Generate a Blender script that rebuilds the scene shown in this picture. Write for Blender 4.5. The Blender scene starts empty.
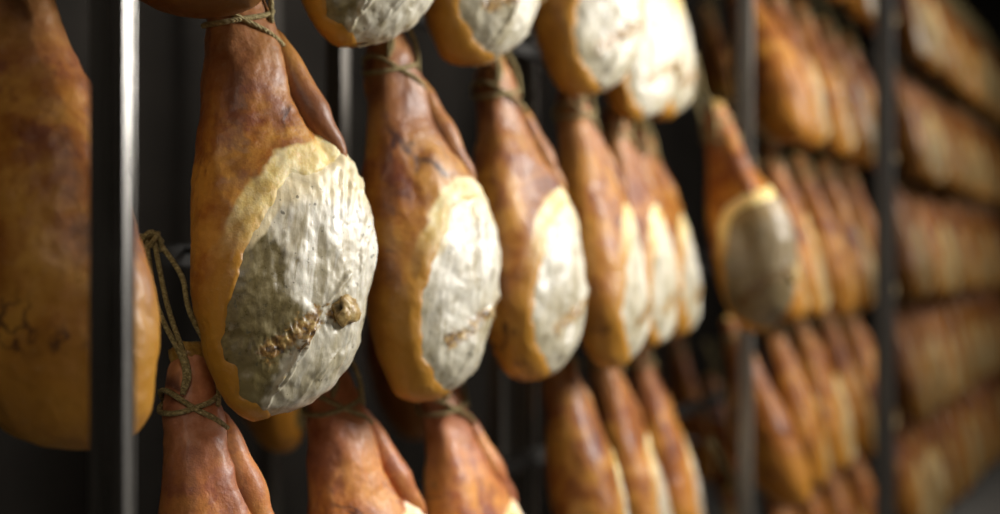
import bpy, bmesh, math, random
import numpy as np
from mathutils import Vector, Matrix, noise, Quaternion

random.seed(7); np.random.seed(7)
PI = math.pi
scn = bpy.context.scene
COL = scn.collection
F = 1100.0            # focal length in pixels of the 1000 px wide frame
CAMZ = 1.65
HOR = 254.0           # image row of the horizon
S = 0.60              # height between two tiers of hams
X0, M = -2.29 * S, 680.0 / F          # plan line of the ham row: x = X0 + M*y
D = Vector((M, 1, 0)).normalized()    # along the row
N = Vector((D.y, -D.x, 0))            # out of the row, into the aisle

# ------------------------------------------------------------------ materials
class NT:
    def __init__(self, name):
        self.m = bpy.data.materials.new(name); self.m.use_nodes = True
        self.t = self.m.node_tree; self.t.nodes.clear()
        self.out = self.n('ShaderNodeOutputMaterial')
        self.b = self.n('ShaderNodeBsdfPrincipled')
        self.l(self.b.outputs[0], self.out.inputs[0])
    def n(self, typ, **kw):
        x = self.t.nodes.new(typ)
        for k, v in kw.items(): setattr(x, k, v)
        return x
    def l(self, a, b): self.t.links.new(a, b)
    def set(self, sock, v):
        if hasattr(v, 'is_linked') or isinstance(v, bpy.types.NodeSocket): self.l(v, sock)
        else: sock.default_value = v
    def math(self, op, a, b=None, c=None, clamp=False):
        x = self.n('ShaderNodeMath', operation=op, use_clamp=clamp)
        self.set(x.inputs[0], a)
        if b is not None: self.set(x.inputs[1], b)
        if c is not None: self.set(x.inputs[2], c)
        return x.outputs[0]
    def ss(self, v, lo, hi, a=0.0, b=1.0):
        x = self.n('ShaderNodeMapRange', interpolation_type='SMOOTHSTEP')
        self.set(x.inputs[0], v)
        for i, q in enumerate((lo, hi, a, b)): x.inputs[1 + i].default_value = q
        return x.outputs[0]
    def attr(self, name): return self.n('ShaderNodeAttribute', attribute_name=name).outputs['Fac']
    def coords(self):
        tc = self.n('ShaderNodeTexCoord'); oi = self.n('ShaderNodeObjectInfo')
        v = self.n('ShaderNodeVectorMath', operation='ADD')
        s = self.math('MULTIPLY', oi.outputs['Random'], 7.0)
        self.l(tc.outputs['Object'], v.inputs[0]); self.l(s, v.inputs[1])
        self.tint = oi.outputs['Color']; self.rnd = oi.outputs['Random']
        return v.outputs[0]
    def noise(self, vec, scale, detail=4, rough=.55, dist=0.0, sc=None):
        if sc:
            mp = self.n('ShaderNodeMapping'); self.l(vec, mp.inputs[0]); mp.inputs['Scale'].default_value = sc
            if len(sc) > 3: pass
            vec = mp.outputs[0]
        x = self.n('ShaderNodeTexNoise'); self.l(vec, x.inputs['Vector'])
        x.inputs['Scale'].default_value = scale; x.inputs['Detail'].default_value = detail
        x.inputs['Roughness'].default_value = rough; x.inputs['Distortion'].default_value = dist
        return x.outputs[0]
    def mix(self, f, a, b, mode='MIX'):
        x = self.n('ShaderNodeMix', data_type='RGBA', blend_type=mode)
        self.set(x.inputs[0], f)
        for i, v in ((6, a), (7, b)):
            if isinstance(v, tuple): x.inputs[i].default_value = (*v, 1)
            else: self.l(v, x.inputs[i])
        return x.outputs[2]
    def ramp(self, f, stops):
        x = self.n('ShaderNodeValToRGB'); self.l(f, x.inputs[0])
        e = x.color_ramp.elements
        while len(e) < len(stops): e.new(0.5)
        for k, (p, c) in zip(e, stops): k.position = p; k.color = (*c, 1)
        return x.outputs[0]
    def bump(self, h, strength, dist, prev=None):
        x = self.n('ShaderNodeBump'); self.l(h, x.inputs['Height'])
        x.inputs['Strength'].default_value = strength; x.inputs['Distance'].default_value = dist
        if prev is not None: self.l(prev, x.inputs['Normal'])
        return x.outputs[0]
    def p(self, **kw):
        for k, v in kw.items():
            self.set(self.b.inputs[k.replace('_', ' ')], v if not (isinstance(v, tuple) and len(v) == 3 and 'Color' in k) else (*v, 1))

def mat_rind():
    t = NT('cured_rind'); v = t.coords()
    sd, hh = t.attr('face_distance'), t.attr('height')
    n1 = t.noise(v, 9, 6, .6, .4); n2 = t.noise(v, 22, 5, .6); n3 = t.noise(v, 5.5, 3, .5, .8); n4 = t.noise(v, 70, 4, .65)
    c = t.ramp(n1, [(.33, (.12, .028, .006)), (.47, (.32, .110, .014)), (.61, (.53, .25, .04))])
    # shank: redder and paler
    c = t.mix(t.math('MULTIPLY', t.ss(hh, .55, .85), .75), c, t.ramp(n2, [(.3, (.17, .055, .022)), (.55, (.36, .155, .062)), (.75, (.55, .31, .16))]))
    # golden lower belly
    c = t.mix(t.math('MULTIPLY', t.ss(t.math('ADD', hh, t.math('MULTIPLY', n3, .25)), .52, .22), .65), c, (.46, .215, .03))
    # wine red blotches on the thigh
    zone = t.math('MULTIPLY', t.ss(hh, .42, .56), t.ss(hh, .82, .68))
    c = t.mix(t.math('MULTIPLY', t.math('MULTIPLY', t.ss(n2, .5, .64), zone), .55), c, (.13, .018, .012))
    # dark branching veins
    va = t.math('ABSOLUTE', t.math('SUBTRACT', t.noise(v, 7, 3, .55, 1.2), .5))
    vein = t.math('MULTIPLY', t.ss(va, .03, .003), t.ss(t.noise(v, 6, 2), .58, .66))
    c = t.mix(t.math('MULTIPLY', vein, .8), c, (.04, .014, .012))
    c = t.mix(t.math('MULTIPLY', t.math('MULTIPLY', t.attr('vein'), t.ss(n2, .35, .55)), .85), c, (.03, .010, .012))
    # yellow fat rim by the cut face
    sdn = t.math('ADD', sd, t.math('MULTIPLY', t.math('SUBTRACT', n2, .5), .016))
    up = t.ss(hh, .34, .46)
    rim = t.math('ADD', t.math('MULTIPLY', t.ss(sdn, .042, .032), up), t.math('MULTIPLY', t.ss(sdn, .055, .006), t.math('SUBTRACT', 1.0, up)))
    fat = t.mix(t.ss(t.math('ADD', hh, t.math('MULTIPLY', t.math('SUBTRACT', n1, .5), .3)), .32, .47), (.44, .205, .022), t.ramp(n2, [(.3, (.58, .36, .075)), (.48, (.78, .60, .24)), (.65, (.92, .82, .54))]))
    fat = t.mix(t.math('MULTIPLY', t.math('MULTIPLY', t.ss(n4, .45, .65), .35), up), fat, (.9, .78, .5))
    c = t.mix(rim, c, fat)
    # chalky bloom
    c = t.mix(t.math('MULTIPLY', t.ss(n4, .58, .75), .15), c, (.6, .42, .25))
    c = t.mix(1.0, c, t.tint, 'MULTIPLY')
    nb = t.bump(n4, .42, .004, t.bump(n2, .2, .007))
    t.p(Base_Color=c, Roughness=t.ss(n4, .3, .7, .38, .58), Normal=nb)
    t.p(Subsurface_Weight=.12, Subsurface_Radius=(.02, .008, .003), Subsurface_Scale=.5, Coat_Weight=.10, Coat_Roughness=.22, Specular_IOR_Level=.32)
    return t.m

def mat_face():
    t = NT('lard_coated_face'); v = t.coords()
    sd, och, hh = t.attr('face_distance'), t.attr('ochre'), t.attr('height')
    zn, cap = t.attr('muscle'), t.attr('fat_cap')
    n1 = t.noise(v, 16, 6, .62, .3); n2 = t.noise(v, 60, 5, .65)
    mp = t.n('ShaderNodeMapping'); t.l(v, mp.inputs[0]); mp.inputs['Rotation'].default_value = (0, math.radians(-17), 0)
    st = t.noise(mp.outputs[0], 42, 6, .62, .5, sc=(1, 1, .13)); st2 = t.noise(mp.outputs[0], 16, 4, .6, .4, sc=(1, 1, .3)); n3 = t.noise(v, 7, 3)
    sp = t.noise(v, 95, 2, .5)
    c = t.ramp(st2, [(.30, (.36, .29, .16)), (.44, (.62, .56, .42)), (.56, (.80, .76, .65)), (.72, (.92, .88, .75))])
    c = t.mix(t.math('MULTIPLY', t.ss(st, .47, .34), .75), c, (.27, .215, .105))
    fine = t.noise(mp.outputs[0], 120, 4, .6, .6, sc=(1, 1, .10))
    c = t.mix(t.math('MULTIPLY', t.ss(fine, .46, .34), .5), c, (.34, .27, .14))
    c = t.mix(t.math('MULTIPLY', t.ss(st, .54, .66), .65), c, (.92, .90, .83))
    c = t.mix(t.math('MULTIPLY', t.ss(n1, .44, .32), .6), c, (.36, .31, .18))
    c = t.mix(t.math('MULTIPLY', t.ss(t.math('ADD', hh, t.math('MULTIPLY', t.math('SUBTRACT', n1, .5), .5)), .32, .10), .55), c, (.36, .315, .20))
    # bare olive grey muscle in the lower corner
    zf = t.ss(t.math('ADD', zn, t.math('ADD', t.math('MULTIPLY', t.math('SUBTRACT', st, .5), 1.3), t.math('MULTIPLY', t.math('SUBTRACT', n1, .5), .9))), .18, .80)
    mus = t.ramp(n2, [(.28, (.065, .046, .012)), (.5, (.145, .108, .034)), (.72, (.265, .21, .085))])
    mus = t.mix(t.ss(n3, .45, .65), mus, (.19, .148, .052))
    c = t.mix(t.math('MULTIPLY', zf, .96), c, mus)
    # creamy fat cap on top
    c = t.mix(t.math('MULTIPLY', t.ss(t.math('ADD', cap, t.math('MULTIPLY', t.math('SUBTRACT', st, .5), .8)), .3, .8), .85), c, t.mix(n2, (.70, .52, .22), (.92, .84, .62)))
    c = t.mix(t.math('MULTIPLY', t.ss(sp, .66, .72), .75), c, (.09, .08, .045))
    # brown ragged edge where the lard meets the rind
    e = t.ss(t.math('ADD', sd, t.math('MULTIPLY', t.math('SUBTRACT', n2, .5), .02)), -.012, .004)
    c = t.mix(t.math('MULTIPLY', e, .65), c, t.mix(t.ss(hh, .35, .55), (.10, .06, .022), (.80, .66, .36)))
    oc = t.ss(t.math('ADD', och, t.math('MULTIPLY', t.math('SUBTRACT', t.noise(v, 48, 5, .7, 1.0), .5), 2.4)), .45, .85)
    c = t.mix(oc, c, t.ramp(t.noise(v, 90, 3), [(.32, (.045, .025, .012)), (.5, (.26, .14, .035)), (.66, (.55, .38, .14))]))
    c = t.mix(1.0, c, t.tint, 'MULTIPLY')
    nb = t.bump(n2, .28, .004, t.bump(st, .2, .005, t.bump(st2, .12, .010)))
    t.p(Base_Color=c, Roughness=t.ss(n2, .3, .7, .24, .5), Normal=nb)
    t.p(Subsurface_Weight=.08, Subsurface_Radius=(.012, .008, .004), Subsurface_Scale=.4)
    return t.m

def mat_sinew():
    t = NT('dried_sinew'); v = t.coords()
    n1 = t.noise(v, 20, 5, .6, .5); st = t.noise(v, 90, 3, .5, .3, sc=(1, 1, .15))
    c = t.ramp(n1, [(.3, (.22, .07, .02)), (.5, (.40, .165, .05)), (.7, (.58, .32, .14))])
    c = t.mix(t.math('MULTIPLY', t.ss(st, .5, .7), .3), c, (.62, .42, .24))
    c = t.mix(1.0, c, t.tint, 'MULTIPLY')
    t.p(Base_Color=c, Roughness=.36, Normal=t.bump(st, .25, .003, t.bump(n1, .4, .006)), Subsurface_Weight=.15, Subsurface_Radius=(.02, .008, .003), Subsurface_Scale=.5)
    return t.m

def mat_bone():
    t = NT('hip_bone_end'); v = t.coords(); cav = t.attr('cavity')
    n1 = t.noise(v, 70, 5, .65)
    c = t.ramp(n1, [(.3, (.20, .11, .03)), (.5, (.40, .26, .085)), (.7, (.60, .46, .22))])
    c = t.mix(cav, c, (.018, .011, .007))
    t.p(Base_Color=c, Roughness=.36, Normal=t.bump(n1, .4, .005))
    return t.m

def mat_shank_end():
    t = NT('shank_end'); v = t.coords()
    n1 = t.noise(v, 45, 5, .65)
    c = t.ramp(n1, [(.3, (.22, .09, .02)), (.5, (.48, .27, .05)), (.7, (.66, .48, .2))])
    t.p(Base_Color=c, Roughness=.4, Normal=t.bump(n1, .6, .006))
    return t.m

def mat_rope():
    t = NT('hemp_cord'); v = t.coords()
    w = t.n('ShaderNodeTexWave', wave_type='BANDS', bands_direction='DIAGONAL'); t.l(v, w.inputs['Vector'])
    w.inputs['Scale'].default_value = 130; w.inputs['Distortion'].default_value = 2
    n = t.noise(v, 200, 3)
    c = t.ramp(n, [(.3, (.20, .15, .055)), (.55, (.44, .345, .15)), (.75, (.64, .54, .29))])
    c = t.mix(t.math('MULTIPLY', w.outputs['Fac'], .3), c, (.08, .06, .025))
    t.p(Base_Color=c, Roughness=.85, Normal=t.bump(w.outputs['Fac'], .7, .002))
    return t.m

def mat_metal(name, col, rough, metallic=1.0):
    t = NT(name); v = t.coords()
    n = t.noise(v, 60, 4, .6, 0, sc=(1, 1, .03)); n2 = t.noise(v, 8, 4)
    c = t.mix(t.math('MULTIPLY', t.ss(n2, .5, .75), .4), col, tuple(x * .55 for x in col))
    t.p(Base_Color=c, Metallic=metallic, Roughness=t.ss(n, .3, .7, rough - .08, rough + .1), Normal=t.bump(n, .08, .001))
    return t.m

def mat_plaster(name, lo, hi, scale, rough=.9):
    t = NT(name); v = t.coords()
    n = t.noise(v, scale, 6, .65)
    t.p(Base_Color=t.ramp(n, [(.3, lo), (.7, hi)]), Roughness=rough, Normal=t.bump(n, .2, .01))
    return t.m

MR, MF, MS, MB, ME, MC = mat_rind(), mat_face(), mat_sinew(), mat_bone(), mat_shank_end(), mat_rope()
MSTEEL = mat_metal('brushed_steel', (.66, .63, .59), .28)
MDARK = mat_metal('dull_dark_steel', (.035, .032, .028), .7, .15)
MPALE = mat_metal('pale_painted_steel', (.75, .74, .70), .5, 0.0)
MGREY = mat_metal('weathered_steel', (.16, .145, .125), .5, .5)

# ------------------------------------------------------------------ mesh helpers
def link(name, me, parent=None, mat=None):
    o = bpy.data.objects.new(name, me); COL.objects.link(o)
    if parent is not None: o.parent = parent
    if mat is not None: me.materials.append(mat)
    return o

def mesh(name, V, Fc, attrs=None, smooth=True):
    me = bpy.data.meshes.new(name)
    me.from_pydata([tuple(map(float, p)) for p in V], [], [tuple(map(int, f)) for f in Fc])
    if smooth: me.polygons.foreach_set('use_smooth', [True] * len(me.polygons))
    for k, a in (attrs or {}).items():
        at = me.attributes.new(k, 'FLOAT', 'POINT'); at.data.foreach_set('value', np.asarray(a, dtype=np.float32))
    me.update(); return me

def tube(paths, seg=8):
    """paths: list of (points, radius or radii): closed-ended round tubes in one mesh."""
    V, Fc = [], []
    for pts, rad in paths:
        P = [Vector(p) for p in pts]; n = len(P)
        R = rad if hasattr(rad, '__len__') else [rad] * n
        up = None; b0 = len(V)
        for i in range(n):
            T = (P[min(i + 1, n - 1)] - P[max(i - 1, 0)]).normalized()
            if up is None:
                up = T.orthogonal().normalized()
            up = (up - T * up.dot(T)).normalized()
            s = T.cross(up)
            for k in range(seg):
                a = 2 * PI * k / seg
                V.append(P[i] + (up * math.cos(a) + s * math.sin(a)) * R[i])
        for i in range(n - 1):
            for k in range(seg):
                a, b = b0 + i * seg + k, b0 + i * seg + (k + 1) % seg
                Fc.append((a, b, b + seg, a + seg))
        Fc.append(tuple(b0 + k for k in range(seg))[::-1]); Fc.append(tuple(b0 + (n - 1) * seg + k for k in range(seg)))
    return V, Fc

def spline(pts, n):
    """Catmull-Rom through pts."""
    P = [np.array(p, float) for p in pts]; P = [2 * P[0] - P[1]] + P + [2 * P[-1] - P[-2]]
    out = []; m = len(P) - 3
    for i in range(n):
        x = i / (n - 1) * m; k = min(int(x), m - 1); t = x - k
        a, b, c, d = P[k:k + 4]
        out.append(.5 * ((2 * b) + (-a + c) * t + (2 * a - 5 * b + 4 * c - d) * t * t + (-a + 3 * b - 3 * c + d) * t ** 3))
    return out

def smooth_interp(x, xp, fp):
    """monotone cubic (Fritsch-Carlson) interpolation"""
    xp = np.asarray(xp, float); fp = np.asarray(fp, float)
    h = np.diff(xp); dl = np.diff(fp) / h
    m = np.zeros_like(fp); m[0], m[-1] = dl[0], dl[-1]
    for i in range(1, len(fp) - 1):
        m[i] = 0 if dl[i - 1] * dl[i] <= 0 else 2 / (1 / dl[i - 1] + 1 / dl[i])
    k = np.clip(np.searchsorted(xp, x) - 1, 0, len(h) - 1)
    t = np.clip((x - xp[k]) / h[k], 0, 1)
    return ((2*t**3 - 3*t**2 + 1) * fp[k] + (t**3 - 2*t**2 + t) * h[k] * m[k] + (-2*t**3 + 3*t**2) * fp[k+1] + (t**3 - t**2) * h[k] * m[k+1])

def sdf_poly(px, py, poly):
    """signed distance of points to a polygon (negative inside)"""
    P = np.asarray(poly, float); d2 = np.full(px.shape, 1e9); ins = np.zeros(px.shape, bool)
    for i in range(len(P)):
        a, b = P[i], P[(i + 1) % len(P)]
        e = b - a; w0, w1 = px - a[0], py - a[1]
        t = np.clip((w0 * e[0] + w1 * e[1]) / (e @ e + 1e-12), 0, 1)
        d2 = np.minimum(d2, (w0 - e[0] * t) ** 2 + (w1 - e[1] * t) ** 2)
        c = ((a[1] > py) != (b[1] > py))
        with np.errstate(divide='ignore', invalid='ignore'):
            xi = (b[0] - a[0]) * (py - a[1]) / (b[1] - a[1]) + a[0]
        ins ^= c & (px < xi)
    return np.sqrt(d2) * np.where(ins, -1, 1)

def seg_dist(px, py, pts):
    d = np.full(px.shape, 1e9)
    for a, b in zip(pts[:-1], pts[1:]):
        a, b = np.array(a, float), np.array(b, float); e = b - a
        t = np.clip(((px - a[0]) * e[0] + (py - a[1]) * e[1]) / (e @ e), 0, 1)
        d = np.minimum(d, np.hypot(px - a[0] - e[0] * t, py - a[1] - e[1] * t))
    return d

def sstep(x, a, b):
    t = np.clip((x - a) / (b - a), 0, 1); return t * t * (3 - 2 * t)

def nz(V, scale, seed, octv=1):
    off = Vector((seed * 3.17, seed * 1.7, -seed * 2.3))
    if octv == 1: return np.array([noise.noise(Vector(p) * scale + off) for p in V])
    return np.array([noise.fractal(Vector(p) * scale + off, 1.0, 2.0, octv) for p in V])

# ------------------------------------------------------------------ the ham
# Silhouette sampled on one ham: (y, left, right, front depth, back depth), y in sample units from the top down,
# 650 units to the metre, y = 412 the lowest point, shank end at -43.
PROF = [(412, -55, -24, .006, .006), (410, -58, -14, .02, .02), (404, -66, 3, .034, .034), (392, -76, 28, .047, .048), (372, -82, 51, .06, .062), (335, -87, 73, .069, .078),
        (290, -90, 91, .074, .088), (255, -88, 102, .076, .091), (220, -84, 103, .074, .089), (185, -78, 97, .069, .082), (150, -70, 81, .062, .072), (120, -63, 58, .055, .062),
        (90, -54, 43, .049, .053), (60, -46, 35, .044, .047), (30, -41, 30, .04, .043), (0, -35, 25, .036, .039), (-22, -29, 20, .031, .033), (-36, -18, 14, .024, .025), (-43, -6, 4, .008, .008)]
K = 1 / 650.0
UO = .045
HERO = (Matrix.Rotation(math.radians(-12), 3, D) @ Matrix.Rotation(math.radians(40), 3, 'Z'))
FACE = [(337, 160), (316, 174), (292, 180), (276, 196), (264, 216), (253, 238), (240, 262), (228, 292), (221, 330), (227, 362), (242, 388), (262, 412), (300, 440),
        (400, 432), (410, 330), (404, 220), (386, 170), (364, 142), (348, 142)]
ZONE = [(225, 262), (258, 222), (280, 246), (290, 292), (314, 322), (292, 350), (272, 388), (254, 425), (215, 410), (200, 330)]

class Ham: pass
def ham_proto(seed, nt, nphi, wide=1.0, deep=1.0, face_shift=0.0, tendon=True, warp=0.0, fine=True, narrow=False, muscle=1.0, veins=()):
    rs = np.random.RandomState(seed)
    pr = np.array(PROF, float)[::-1]       # ascending y
    yp = pr[:, 0]
    def prof(y):
        L = smooth_interp(y, yp, pr[:, 1]); R = smooth_interp(y, yp, pr[:, 2])
        fd = smooth_interp(y, yp, pr[:, 3]); bd = smooth_interp(y, yp, pr[:, 4])
        sway = warp * np.sin((y + 43) / 455 * PI) 
        return (L * 1.04 * wide + sway) * K + UO, (R * 1.04 * wide + sway) * K + UO, fd * deep, bd * deep
    zof = lambda y: -.88 + (412 - y) * K
    yof = lambda z: 412 - (z + .88) / K
    # denser rings at both ends
    tt = np.linspace(0, 1, nt); tt = .5 - .5 * np.cos(tt * PI) * (.35) - .325 * (1 - 2 * tt) if False else tt
    s = np.linspace(-1, 1, nt); yy = 184.5 + 227.5 * (np.sign(s) * (1 - (1 - np.abs(s)) ** 1.35))
    ph = np.arange(nphi) / nphi * 2 * PI
    def surf(y, p):
        L, R, fd, bd = prof(y); c, a = (L + R) / 2, (R - L) / 2
        cs, sn = np.cos(p), np.sin(p); e = 2 / 2.35
        u = c + a * np.sign(cs) * np.abs(cs) ** e
        d = np.where(sn > 0, fd, bd)
        v = -d * np.sign(sn) * np.abs(sn) ** e
        return u, v, L, R
    Y, P = np.meshgrid(yy, ph, indexing='ij')
    u, v, L, R = surf(Y.ravel(), P.ravel()); z = zof(Y.ravel()); yf = Y.ravel()
    V = np.stack([u, v, z], 1)
    # distance across the skin as it reads in a three-quarter view, unrolled past both edges
    H = np.array(HERO); W = (V - np.array([UO, 0, -.66])) @ H.T
    U = (500 + F * (-215 / F * 1.688 + W[:, 0]) / (1.688 + W[:, 1])).reshape(nt, nphi)
    hi, lo = U.argmax(1), U.argmin(1)
    kk = np.arange(nphi)[None, :]
    fwd_hi = (hi[:, None] - kk) % nphi          # rings run right -> front -> left
    span = (hi - lo) % nphi
    mx, mn = U.max(1)[:, None], U.min(1)[:, None]
    front = ((kk - hi[:, None]) % nphi) <= ((lo - hi) % nphi)[:, None]
    nearer_hi = (U > (mx + mn) / 2)
    U = np.where(front, U, np.where(nearer_hi, 2 * mx - U, 2 * mn - U)).ravel() * K
    # soft large-scale lumps
    G = V.reshape(nt, nphi, 3)
    def normals(G):
        du = np.roll(G, -1, 1) - np.roll(G, 1, 1); dt = np.gradient(G, axis=0)
        n = np.cross(du, dt); n /= np.linalg.norm(n, axis=2, keepdims=True) + 1e-12
        return n.reshape(-1, 3)
    nr = normals(G)
    cen = np.stack([(L + R) / 2, np.zeros_like(u), z], 1)
    if np.mean(np.sum((V - cen) * nr, 1)) < 0: nr = -nr
    low = nz(V, 8, seed, 1) * .008 + nz(V, 20, seed + 5, 3) * .003
    endf = np.minimum(sstep(yf, -43, -5), sstep(412 - yf, 0, 12))
    V = V + nr * (low * endf)[:, None]
    # face polygon in metres
    fx = lambda x: (x + face_shift) * K
    poly = [(fx(x) + rs.normal(0, .004), zof(y) + rs.normal(0, .004)) for x, y in FACE]
    if narrow: poly = [(min(a, fx(352)), max(b, zof(384))) for a, b in poly]
    jit = nz(np.stack([U, z, z * 0], 1), 30, seed + 9, 3) * .007
    sd = sdf_poly(U, z, poly) + jit
    # long muscle furrow beside the sinew
    fur = seg_dist(U, z, [(fx(288), zof(45)), (fx(298), zof(95)), (fx(318), zof(135)), (fx(333), zof(165))])
    furrow = np.exp(-(fur / .010) ** 2) * .010 * (1 if tendon else .4)
    crease = np.exp(-(seg_dist(U, z, [(fx(215), zof(40)), (fx(232), zof(120)), (fx(228), zof(190))]) / .02) ** 2) * .003
    rim = np.exp(-((sd - .012) / .012) ** 2) * .0018 * sstep(yf, 120, 200)
    base = V + nr * ((rim - furrow - crease))[:, None]
    body = base - nr * (.006 * sstep(-sd, 0, .016))[:, None]
    hh = (z + .88) / .70
    vn = np.zeros(len(V))
    vj = nz(V, 45, seed + 51, 3) * .006
    for ln in veins:
        vn = np.maximum(vn, np.exp(-((seg_dist(U, z, [(x * K, zof(y)) for x, y in ln]) + vj) / .0055) ** 2))
    # faces
    def quads(nt, nphi):
        i, k = np.meshgrid(np.arange(nt - 1), np.arange(nphi), indexing='ij')
        a = i * nphi + k; b = i * nphi + (k + 1) % nphi
        return np.stack([a, b, b + nphi, a + nphi], -1).reshape(-1, 4)
    Q = quads(nt, nphi)
    flip = np.mean(np.sum((V - cen) * nr, 1))
    # winding check with one quad
    q = Q[len(Q) // 2]; nn = np.cross(body[q[1]] - body[q[0]], body[q[3]] - body[q[0]])
    if nn @ nr[q[0]] < 0: Q = Q[:, ::-1]
    Fl = [tuple(x) for x in Q] + [tuple(range(nphi)), tuple(range((nt - 1) * nphi, nt * nphi))]
    h = Ham()
    h.rind = mesh('rind', body, Fl, {'face_distance': sd, 'height': hh, 'vein': vn}); h.rind.materials.append(MR)
    # ---- lard-coated face: patch riding on the sunken part of the body
    keep = sd < .006
    kq = [x for x in Q if keep[x].all()]
    idx = np.unique(np.array(kq)); remap = -np.ones(len(V), int); remap[idx] = np.arange(len(idx))
    pv = base[idx]; pU, pz, psd = U[idx], z[idx], sd[idx]
    och = np.exp(-(seg_dist(pU, pz, [(fx(268), zof(352)), (fx(290), zof(343)), (fx(318), zof(326))]) / .021) ** 2)
    och = np.maximum(och, np.exp(-(np.hypot(pU - fx(338), pz - zof(322)) / .024) ** 2))
    wob = nz(pv, 25, seed + 30, 2) * .006
    cut1 = np.exp(-((seg_dist(pU, pz, [(fx(352), zof(285)), (fx(318), zof(328)), (fx(292), zof(372)), (fx(262), zof(408))]) + wob) / .0035) ** 2)
    cut2 = np.exp(-((seg_dist(pU, pz, [(fx(372), zof(240)), (fx(362), zof(290)), (fx(350), zof(350)), (fx(300), zof(398))]) + wob) / .003) ** 2)
    rel = nz(pv, 30, seed + 11, 3 if fine else 2) * .0022 + nz(pv * np.array([1, 1, .22]), 60, seed + 13, 3 if fine else 1) * .0013 + nz(pv, 11, seed + 15) * .005
    zon = sstep(-sdf_poly(pU, pz, [(fx(x), zof(y)) for x, y in ZONE]) + nz(pv, 40, seed + 41, 3) * .012, -.022, .022)
    rel = rel * (1 - .6 * zon) - .002 * zon
    cap = np.maximum(sstep(pz, zof(240), zof(188)), sstep(psd, -.03, -.012) * sstep(pz, zof(275), zof(235)) * sstep(pU, fx(330), fx(300)))
    # hanging folds of fat near the sinew
    folds = np.sin(pU * 430 + nz(pv, 30, seed + 17) * 2) * .0016 * sstep(pU, fx(325), fx(350)) * sstep(pz, zof(260), zof(190))
    rg = 1 - np.abs(nz(np.stack([pU * 1.6 + pz * .5, pz * .7 - pU * .2, pz * 0], 1), 60, seed + 19, 4)) * 2
    rid = och * (rg * .0022 - .0015 + nz(pv, 170, seed + 23) * .0012) + cut1 * (.0055 + .002 * nz(pv, 150, seed + 27)) + cut2 * .002
    inn = sstep(-psd, 0, .02)
    off = -.002 + (rel + rid + folds) * (.12 + .88 * inn) + .002 * inn
    pv = pv + nr[idx] * off[:, None]
    h.face = mesh('cut_face', pv, [tuple(remap[x]) for x in kq],
                  {'face_distance': psd, 'height': hh[idx], 'ochre': np.clip(och * .95 + cut1 * .35, 0, 1), 'muscle': zon * muscle, 'fat_cap': cap})
    h.face.materials.append(MF)
    # ---- point on the finished front surface
    def on(x, y, out=0.0):
        U0, z0 = fx(x), zof(y)
        j = np.argmin((U - U0) ** 2 + (z - z0) ** 2)
        return base[j] + nr[j] * out, nr[j]
    # ---- hip bone
    p, nrm = on(345, 322, .002)
    q = Vector(nrm).to_track_quat('Z', 'Y')
    bm = bmesh.new(); bmesh.ops.create_uvsphere(bm, u_segments=28, v_segments=18, radius=1)
    cav = []; hole = Vector((-.62, .35, .72)).normalized()
    up = Vector((0, 0, 1)); right = up.cross(Vector(nrm)).normalized() * 1.0
    upn = Vector(nrm).cross(right)
    hole_w = (-right * .95 + upn * .45 + Vector(nrm) * .38).normalized()
    for vv in bm.verts:
        d = vv.co.copy(); w = (right * d.x + upn * d.y + Vector(nrm) * d.z)
        g = math.exp(-((w.normalized() - hole_w).length / .5) ** 2)
        r = 1 + .34 * noise.fractal(w * 1.5 + Vector((seed, 0, 0)), 1, 2, 3) - .6 * g
        cav.append(g * 1.2 if g > .25 else 0.0)
        vv.co = Vector(p) + (right * d.x * .027 + upn * d.y * .023 + Vector(nrm) * d.z * .011) * r
    h.bone = bpy.data.meshes.new('hip_bone'); bm.to_mesh(h.bone); bm.free()
    h.bone.polygons.foreach_set('use_smooth', [True] * len(h.bone.polygons))
    at = h.bone.attributes.new('cavity', 'FLOAT', 'POINT'); at.data.foreach_set('value', np.array(cav, np.float32))
    h.bone.materials.append(MB)
    # ---- sinew along the side of the shank
    if tendon:
        def side(y, p_deg, out):
            uu, vv, _, _ = surf(np.array([float(y)]), np.array([math.radians(p_deg)]))
            L1, R1, _, _ = prof(np.array([float(y)]))
            c = np.array([(L1[0] + R1[0]) / 2, 0]); d = np.array([uu[0], vv[0]]) - c; d /= np.linalg.norm(d)
            return (uu[0] + d[0] * out, vv[0] + d[1] * out, zof(y))
        pts = [side(20, 14, -.004), side(44, 17, -.001), side(72, 20, .001), side(100, 24, .001), side(126, 29, -.003), side(150, 34, -.006), side(174, 38, -.012)]
        path = spline(pts, 30)
        tq = np.linspace(0, 1, 30)
        rad = np.interp(tq, [0, .06, .2, .42, .6, .78, .9, 1], [.006, .014, .021, .030, .029, .020, .011, .002])
        rad = rad * (1 + .06 * np.sin(tq * 19 + seed))
        tv, tf = tube([(path, rad)], 16)
        h.sinew = mesh('sinew', tv, tf, {'face_distance': np.full(len(tv), 1.0), 'height': np.full(len(tv), .72)}); h.sinew.materials.append(MR)
    else: h.sinew = None
    # ---- shank end: knuckle with a nub
    bm = bmesh.new(); bmesh.ops.create_uvsphere(bm, u_segments=20, v_segments=14, radius=1)
    L0, R0, _, _ = prof(np.array([-30.0])); cx = (L0[0] + R0[0]) / 2
    for vv in bm.verts:
        d = vv.co.copy(); r = 1 + .25 * noise.fractal(d * 1.6 + Vector((0, seed, 0)), 1, 2, 3) + .15 * abs(d.x)
        vv.co = Vector((cx + .004 + d.x * .026 * r, d.y * .023 * r, zof(-36) + d.z * .021 * r))
    h.knob = bpy.data.meshes.new('shank_end'); bm.to_mesh(h.knob); bm.free()
    h.knob.polygons.foreach_set('use_smooth', [True] * len(h.knob.polygons)); h.knob.materials.append(ME)
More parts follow.
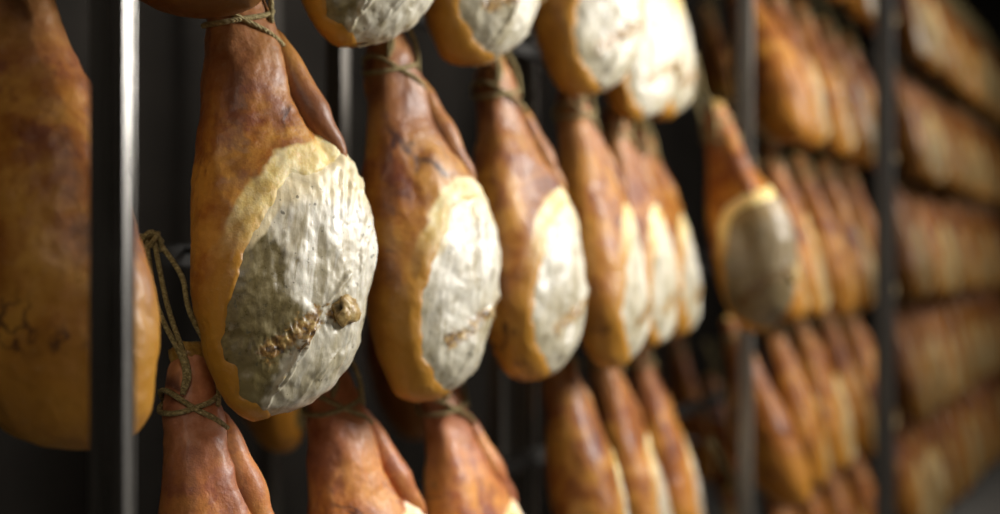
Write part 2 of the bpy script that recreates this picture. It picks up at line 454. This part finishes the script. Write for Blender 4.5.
    # ---- cord: noose on the shank, knot on the rail, three strands
    r = .0042
    def ring(y0, dy, turns_ph, k=40):
        out = []
        for i in range(k + 1):
            a = 2 * PI * i / k
            y = y0 + dy * math.cos(a - turns_ph)
            uu, vv, L1, R1 = surf(np.array([y]), np.array([a])); c = (L1[0] + R1[0]) / 2
            n = np.hypot(uu[0] - c, vv[0]); f = (n + .0045) / n
            out.append((c + (uu[0] - c) * f, vv[0] * f, zof(y)))
        return out
    def at(y, deg, out=.005):
        uu, vv, L1, R1 = surf(np.array([float(y)]), np.array([math.radians(deg)])); c = (L1[0] + R1[0]) / 2
        n = np.hypot(uu[0] - c, vv[0]); f = (n + out) / n
        return np.array((c + (uu[0] - c) * f, vv[0] * f, zof(y)))
    kn = np.array((0, 0, -.012))
    A = at(5, 125)
    paths = [(ring(20, 24, 0.25), r), (ring(8, 14, 2.4), r),
             (spline([A, at(-25, 120, .012), (-.012, -.030, -.12), kn + (-.008, -.008, 0)], 24), r),
             (spline([A, at(-18, 110, .010), (.004, -.030, -.12), kn + (.004, -.010, 0)], 24), r),
             (spline([at(20, 60), at(-20, 50, .014), (.040, -.028, -.13), (.036, -.022, -.07), kn + (.012, -.004, .004)], 28), r),
             (spline([kn + (.020 * math.cos(a) * (1 - a / 40), -.004 + .012 * math.sin(a), .012 * math.sin(1.7 * a)) for a in np.linspace(0, 12, 26)], 70), r)]
    cv, cf = tube(paths, 8)
    h.cord = mesh('hanging_cord', cv, cf); h.cord.materials.append(MC)
    return h

protos = {
    'A': ham_proto(3, 300, 400),
    'B': ham_proto(11, 170, 220, wide=.96, face_shift=30, muscle=.35, veins=[[(226, 92), (236, 103), (243, 113), (257, 127), (284, 140), (300, 156)], [(250, 120), (262, 112)], [(262, 131), (262, 146)], [(236, 103), (232, 116)]]),
    'C': ham_proto(23, 110, 150, wide=.98, deep=1.02, face_shift=30, muscle=.4, fine=False),
    'D': ham_proto(31, 110, 150, wide=.94, deep=1.06, face_shift=34, muscle=.3, warp=-8, fine=False),
    'E': ham_proto(47, 110, 150, wide=1.0, deep=.97, face_shift=20, muscle=.45, warp=6, fine=False),
    'G': ham_proto(67, 150, 200, wide=.78, deep=.9, tendon=True),
    'F': ham_proto(59, 150, 200, wide=1.02, face_shift=0, fine=False, narrow=True),
}
made = {}; pegs = []
def hang(kind, px, by, yaw, label, group, y=None, lean=12.0, tint=(1, 1, 1), scale=1.0, roll=0.0, fwd=0.0, face=None, name='cured_ham'):
    """Hang one ham so that its belly is at the ray of image column px on the row line, its lowest point at image row by."""
    if y is None: y = -X0 / (M - (px - 500) / F)
    C = Vector(((px - 500) / F * y, y, 0)) + N * fwd
    C.z = CAMZ - (by - HOR) / F * y + .22 * scale
    R = Matrix.Rotation(math.radians(-lean), 4, D) @ Matrix.Rotation(math.radians(yaw), 4, 'Z') @ Matrix.Rotation(math.radians(roll), 4, 'Y')
    loc = C - (R.to_3x3() @ Vector((UO, 0, -.66)) * scale)
    h = protos[kind]; pegs.append(loc)
    e = bpy.data.objects.new(name, None); COL.objects.link(e)
    e.empty_display_size = .05
    e.matrix_world = Matrix.Translation(loc) @ R @ Matrix.Scale(scale, 4)
    e['label'] = label; e['category'] = 'ham'; e['group'] = group
    parts = [('rind', h.rind), ('cut_face', h.face), ('hip_bone', h.bone), ('shank_end', h.knob), ('hanging_cord', h.cord)]
    if h.sinew: parts.append(('sinew', h.sinew))
    for nm, me in parts:
        key = (kind, nm)
        if key not in made:
            o = bpy.data.objects.new(nm, me); made[key] = o
        else: o = made[key].copy()
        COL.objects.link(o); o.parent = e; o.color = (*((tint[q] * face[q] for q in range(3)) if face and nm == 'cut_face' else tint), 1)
    return e
def row_y(px, r):
    """image row of the lowest point of tier r at column px"""
    s = (1180 - px) / 2.29
    return HOR - s * (-.404 + r)

G1 = 'hams hanging on the near rack'
PK = (1.55, 1.45, 1.9)
# --- near rack, middle tier
hang('F', 40, 455, 166, 'dark amber ham showing only smooth rind, half behind the near steel upright', G1, y=1.40, roll=-3, lean=15)
hang('A', 284, 412, 40, 'ham in sharp focus with grey cut face, dark hip bone and ochre crack', G1)
hang('B', 431, 397, 44, 'middle tier ham with dark vein across its shank and yellow fat wedge', G1)
hang('C', 532, 378, 50, 'middle tier ham, third from the near upright, white face with one dark pit', G1)
hang('D', 607, 367, 62, 'middle tier ham with broad plain orange flank, fourth from the near upright', G1)
hang('E', 643, 347, 62, 'middle tier ham with pale face, second last of the near run before the dark-faced ham', G1, y=2.92, scale=.93)
hang('C', 670, 336, 62, 'middle tier ham with pale face, directly before the dark-faced ham', G1, y=3.24, scale=.91, lean=14)
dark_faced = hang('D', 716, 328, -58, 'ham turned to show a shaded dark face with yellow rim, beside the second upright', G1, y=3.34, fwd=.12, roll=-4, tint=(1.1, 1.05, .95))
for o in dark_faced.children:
    if o.name.startswith('cut_face'): o.color = (.34, .28, .2, 1)      # shade on this face is put into its colour
# --- near rack, upper tier
hang('F', 50, 11, 165, 'dark underside of a ham peeking in above the amber ham behind the near upright', G1, tint=(.4, .33, .3))  # dark tint paints the lack of light on this ham
hang('F', 195, 26, 165, 'dark unlit ham bottom hanging just above the shank of the sharp ham', G1, tint=(.36, .3, .27), fwd=-.05)  # unlit look comes from the dark tint, shade put into the colour
hang('A', 368, 51, 32, 'upper tier ham with ragged white bottom, directly above the ham with the dark vein', G1)
hang('B', 479, 68, 28, 'upper tier ham with glossy white bottom above a corded shank', G1)
hang('C', 588, 97, 30, 'upper tier ham with yellow rim and white streaked face, third with a pale face', G1)
hang('E', 634, 124, 42, 'upper tier ham with thick white face, last but one of the near run', G1, y=2.86, scale=.95)
hang('D', 660, 122, 48, 'upper tier ham with white face at the end of the near run', G1, y=3.18, scale=.93, face=(.82, .8, .76))
# --- near rack, lower tier
LY = lambda px: row_y(px, -1)
hang('G', 226, LY(243), 44, 'pinkish ham below with loose cord loops over its shank', G1, lean=16, roll=5, tint=PK)
hang('A', 386, LY(388) + 16, 54, 'pink glossy shank right below the sharp ham, cord tucked behind', G1, lean=16, tint=PK)
hang('C', 490, LY(492) + 36, 60, 'lower tier shank with a pale sinew line, beneath the ham with the yellow fat wedge', G1, lean=16, tint=PK)
hang('D', 596, LY(596), 80, 'lower tier ham with broad brown flank and white edge line', G1, lean=16)
hang('E', 640, LY(640), 76, 'lower tier ham with pale edge, next along from the broad brown flank', G1, lean=16, tint=(1.1, 1.05, 1.05), y=3.0)
hang('C', 674, LY(680), 78, 'lower tier ham with pale flank, last of the near run', G1, lean=16, tint=(1.1, 1, 1), y=3.36)

# --- hams on the rear side of the near rack, seen through gaps
back_y = lambda px: (X0 - .80 / D.y) / ((px - 500) / F - M)
GB = 'hams hanging on the rear rails'
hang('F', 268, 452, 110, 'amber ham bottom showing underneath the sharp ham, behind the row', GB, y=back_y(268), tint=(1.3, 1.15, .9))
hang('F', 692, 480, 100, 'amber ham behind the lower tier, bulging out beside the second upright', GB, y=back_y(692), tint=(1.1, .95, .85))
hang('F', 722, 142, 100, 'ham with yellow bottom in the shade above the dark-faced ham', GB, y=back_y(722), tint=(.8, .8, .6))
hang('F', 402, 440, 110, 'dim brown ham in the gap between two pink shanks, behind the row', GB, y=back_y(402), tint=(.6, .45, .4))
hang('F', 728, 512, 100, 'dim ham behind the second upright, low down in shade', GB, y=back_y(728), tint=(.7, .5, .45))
n_back = 5

# --- second rack
G2 = 'hams hanging on the second rack'
ORD = ['first', 'second', 'third', 'fourth', 'fifth', 'sixth', 'seventh', 'eighth', 'ninth', 'tenth', 'eleventh', 'twelfth']
TIER = {2: 'top', 1: 'second', 0: 'third', -1: 'fourth', -2: 'fifth'}
for r in (2, 1, 0, -1, -2):
    cols = [770, 802, 829, 853, 873]
    for i, px in enumerate(cols):
        if r == 0 and i == 0: px = 778
        a = random.uniform(-1, 1); b = random.uniform(.85, 1.1)
        hang('CDE'[(i * 2 + r) % 3], px, row_y(px, r) + a * 4, 69 + 8 * random.uniform(-1, 1) + (40 if i == 0 and r in (1, -1) else 0),
             f'{ORD[i]} ham along the {TIER[r]} tier of the second rack', G2, scale=.94, face=(1, .86, .62), lean=19 if i == 0 else 16.5, tint=(1.05 * b, .98 * b, .9 * b), roll=random.uniform(-2, 2))
# --- far rack
G3 = 'hams hanging on the far rack'
for r in (2, 1, 0, -1, -2):
    for i in range(10):
        y = 5.6 + .345 * i
        px = 500 + F * (X0 / y + M)
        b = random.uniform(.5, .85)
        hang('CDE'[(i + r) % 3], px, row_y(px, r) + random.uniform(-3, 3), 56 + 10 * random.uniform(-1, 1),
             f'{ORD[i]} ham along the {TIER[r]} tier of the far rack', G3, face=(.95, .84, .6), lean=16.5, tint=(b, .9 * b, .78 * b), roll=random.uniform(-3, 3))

# ------------------------------------------------------------------ racks
def box_mesh(cx, along, across, z0, z1, bev=.002, name='upright'):
    """bar standing at plan point cx, sides along / across the row"""
    bm = bmesh.new(); bmesh.ops.create_cube(bm, size=1)
    for v in bm.verts:
        p = Vector((cx[0], cx[1], 0)) + D * (v.co.x * along) + N * (v.co.y * across)
        v.co = Vector((p.x, p.y, z0 if v.co.z < 0 else z1))
    bmesh.ops.bevel(bm, geom=bm.edges[:], offset=bev, segments=2, affect='EDGES')
    bmesh.ops.recalc_face_normals(bm, faces=bm.faces)
    me = bpy.data.meshes.new(name); bm.to_mesh(me); bm.free(); return me
def line_pt(px, off):
    """plan point on the ray of column px, at distance off in front of the ham row line"""
    y = (X0 + off / D.y) / ((px - 500) / F - M)
    return Vector(((px - 500) / F * y, y, 0))
ROWZ = {r: CAMZ + (r - .404) * S + .88 for r in (2, 1, 0, -1, -2)}
RAIL = -.46
def off_along(p):
    q = Vector((p[0] - X0, p[1], 0)); return q.dot(N), q.dot(D)
def rack(label, posts, s0, s1):
    """uprights with foot plates, one rail per tier and a peg from the rail to every cord knot"""
    e = bpy.data.objects.new('ham_rack', None); COL.objects.link(e)
    a = posts[0][0]; e.location = (a.x, a.y, 0)
    e['label'] = label; e['category'] = 'rack'; e['group'] = 'drying racks'
    def put(nm, me, mt):
        o = link(nm, me, e, mt); o.location = (-a.x, -a.y, 0); return o
    for p, al, ac, mt in posts:
        put('upright', box_mesh(p, al, ac, .008, 3.62), mt)
        put('foot_plate', box_mesh(p, al + .05, ac + .03, 0.0, .008, .001), MDARK)
    mid = Vector((X0, 0, 0)) + D * (s0 + s1) / 2 + N * RAIL
    for r in ROWZ:
        put('hanging_rail', box_mesh(mid, s1 - s0, .03, ROWZ[r] - .06, ROWZ[r] - .02), MDARK)
    for k, p in enumerate(pegs):
        off, al = off_along(p)
        if s0 < al < s1 and off > RAIL + .05:
            z0 = min(ROWZ.values(), key=lambda q: abs(q - p.z))
            base = Vector((X0, 0, z0 - .03)) + D * al + N * (RAIL + .012) + D * (.16 if off > -.02 else 0)
            tip = Vector((p.x, p.y, p.z - .012)) - N * .034
            tv, tf = tube([([base, tip], .006)], 8)
            put('peg', mesh('peg', tv, tf), MDARK)
    return e
along = lambda px: off_along(line_pt(px, 0))[1]
back = lambda px, y: Vector(((px - 500) / F * y, y, 0))
rack('near steel drying rack with bright edged upright in front',
     [(line_pt(112, .20), .014, .052, MSTEEL), (line_pt(746, -.02), .03, .04, MGREY), (back(338, 2.42), .03, .04, MGREY), (back(497, 3.35), .022, .05, MGREY), (back(524, 3.36), .05, .06, MGREY), (back(533, 3.30), .008, .02, MSTEEL), (back(270, 3.9), .05, .05, MGREY)],  # thin steel bar added to imitate the lit edge of the post beside it
     .9, along(752))
rack('second drying rack, its pale upright just beyond the dark-faced ham',
     [(line_pt(767, -.34), .03, .05, MGREY)], along(753), along(884))
rack('far drying rack with dark upright, out of focus',
     [(line_pt(885, .16), .06, .06, MDARK)], along(886), 11.0)

# ------------------------------------------------------------------ room shell
def slab(name, corners, z0, z1, mat):
    bm = bmesh.new()
    lo = [bm.verts.new((c[0], c[1], z0)) for c in corners]; hi = [bm.verts.new((c[0], c[1], z1)) for c in corners]
    n = len(corners)
    bm.faces.new(lo[::-1]); bm.faces.new(hi)
    for i in range(n): bm.faces.new((lo[i], lo[(i + 1) % n], hi[(i + 1) % n], hi[i]))
    bmesh.ops.recalc_face_normals(bm, faces=bm.faces)
    me = bpy.data.meshes.new(name); bm.to_mesh(me); bm.free()
    o = link(name, me, None, mat); o['kind'] = 'structure'; return o
def rc(s, n): p = Vector((X0, 0, 0)) + D * s + N * n; return (p.x, p.y)
WALLM = mat_plaster('dark_cellar_plaster', (.016, .0125, .009), (.03, .024, .0175), 4)
slab('floor', [rc(-4, -2.2), rc(13, -2.2), rc(13, 4), rc(-4, 4)], -.1, 0, mat_plaster('worn_concrete', (.12, .11, .10), (.24, .23, .21), 6, .6))
slab('ceiling', [rc(-4, -2.2), rc(13, -2.2), rc(13, 4), rc(-4, 4)], 4.3, 4.4, WALLM)
slab('wall_back', [rc(-4, -2.2), rc(13, -2.2), rc(13, -2.0), rc(-4, -2.0)], 0, 4.3, WALLM)
slab('wall_far', [rc(12.8, -2.0), rc(13, -2.0), rc(13, 4), rc(12.8, 4)], 0, 4.3, WALLM)

# ------------------------------------------------------------------ light
def area(name, loc, target, sx, sy, power, col):
    l = bpy.data.lights.new(name, 'AREA'); l.shape = 'RECTANGLE'; l.size, l.size_y = sx, sy; l.energy = power; l.color = col
    o = bpy.data.objects.new(name, l); COL.objects.link(o); o.location = loc
    o.rotation_euler = (Vector(target) - Vector(loc)).to_track_quat('-Z', 'Y').to_euler(); return o
P4 = Vector((.09, 2.36, 0))
lp = P4 + N * 1.9 + D * 1.0
area('aisle_lamp', (lp.x, lp.y, 2.8), (-.05, 2.1, 1.7), .6, 1.3, 112, (1, .97, .92))
lp2 = P4 + N * 2.2 + D * 4.2
area('far_aisle_lamp', (lp2.x, lp2.y, 3.4), (2.2, 5.6, 1.5), .8, 1.6, 75, (1, .95, .88))
lp3 = P4 + N * 1.5 - D * 2.6
area('fill_light', (lp3.x, lp3.y, 3.0), (-.4, 1.6, 1.6), 1.0, 1.0, 10.5, (1, .92, .78))  # unseen fill, added to brighten the rinds on the left
w = bpy.data.worlds.new('world'); scn.world = w; w.use_nodes = True
bg = w.node_tree.nodes['Background']; bg.inputs[0].default_value = (1, .96, .9, 1); bg.inputs[1].default_value = .03

# ------------------------------------------------------------------ camera
cam = bpy.data.cameras.new('camera'); co = bpy.data.objects.new('camera', cam); COL.objects.link(co)
co.location = (0, 0, CAMZ); co.rotation_euler = (PI / 2, 0, 0)
cam.sensor_width = 36; cam.lens = F * 36 / 1000; cam.shift_y = -.003
cam.dof.use_dof = True; cam.dof.focus_distance = 1.60; cam.dof.aperture_fstop = 1.0
cam.clip_start = .05
scn.camera = co
scn.view_settings.view_transform = 'Standard'; scn.view_settings.look = 'None'
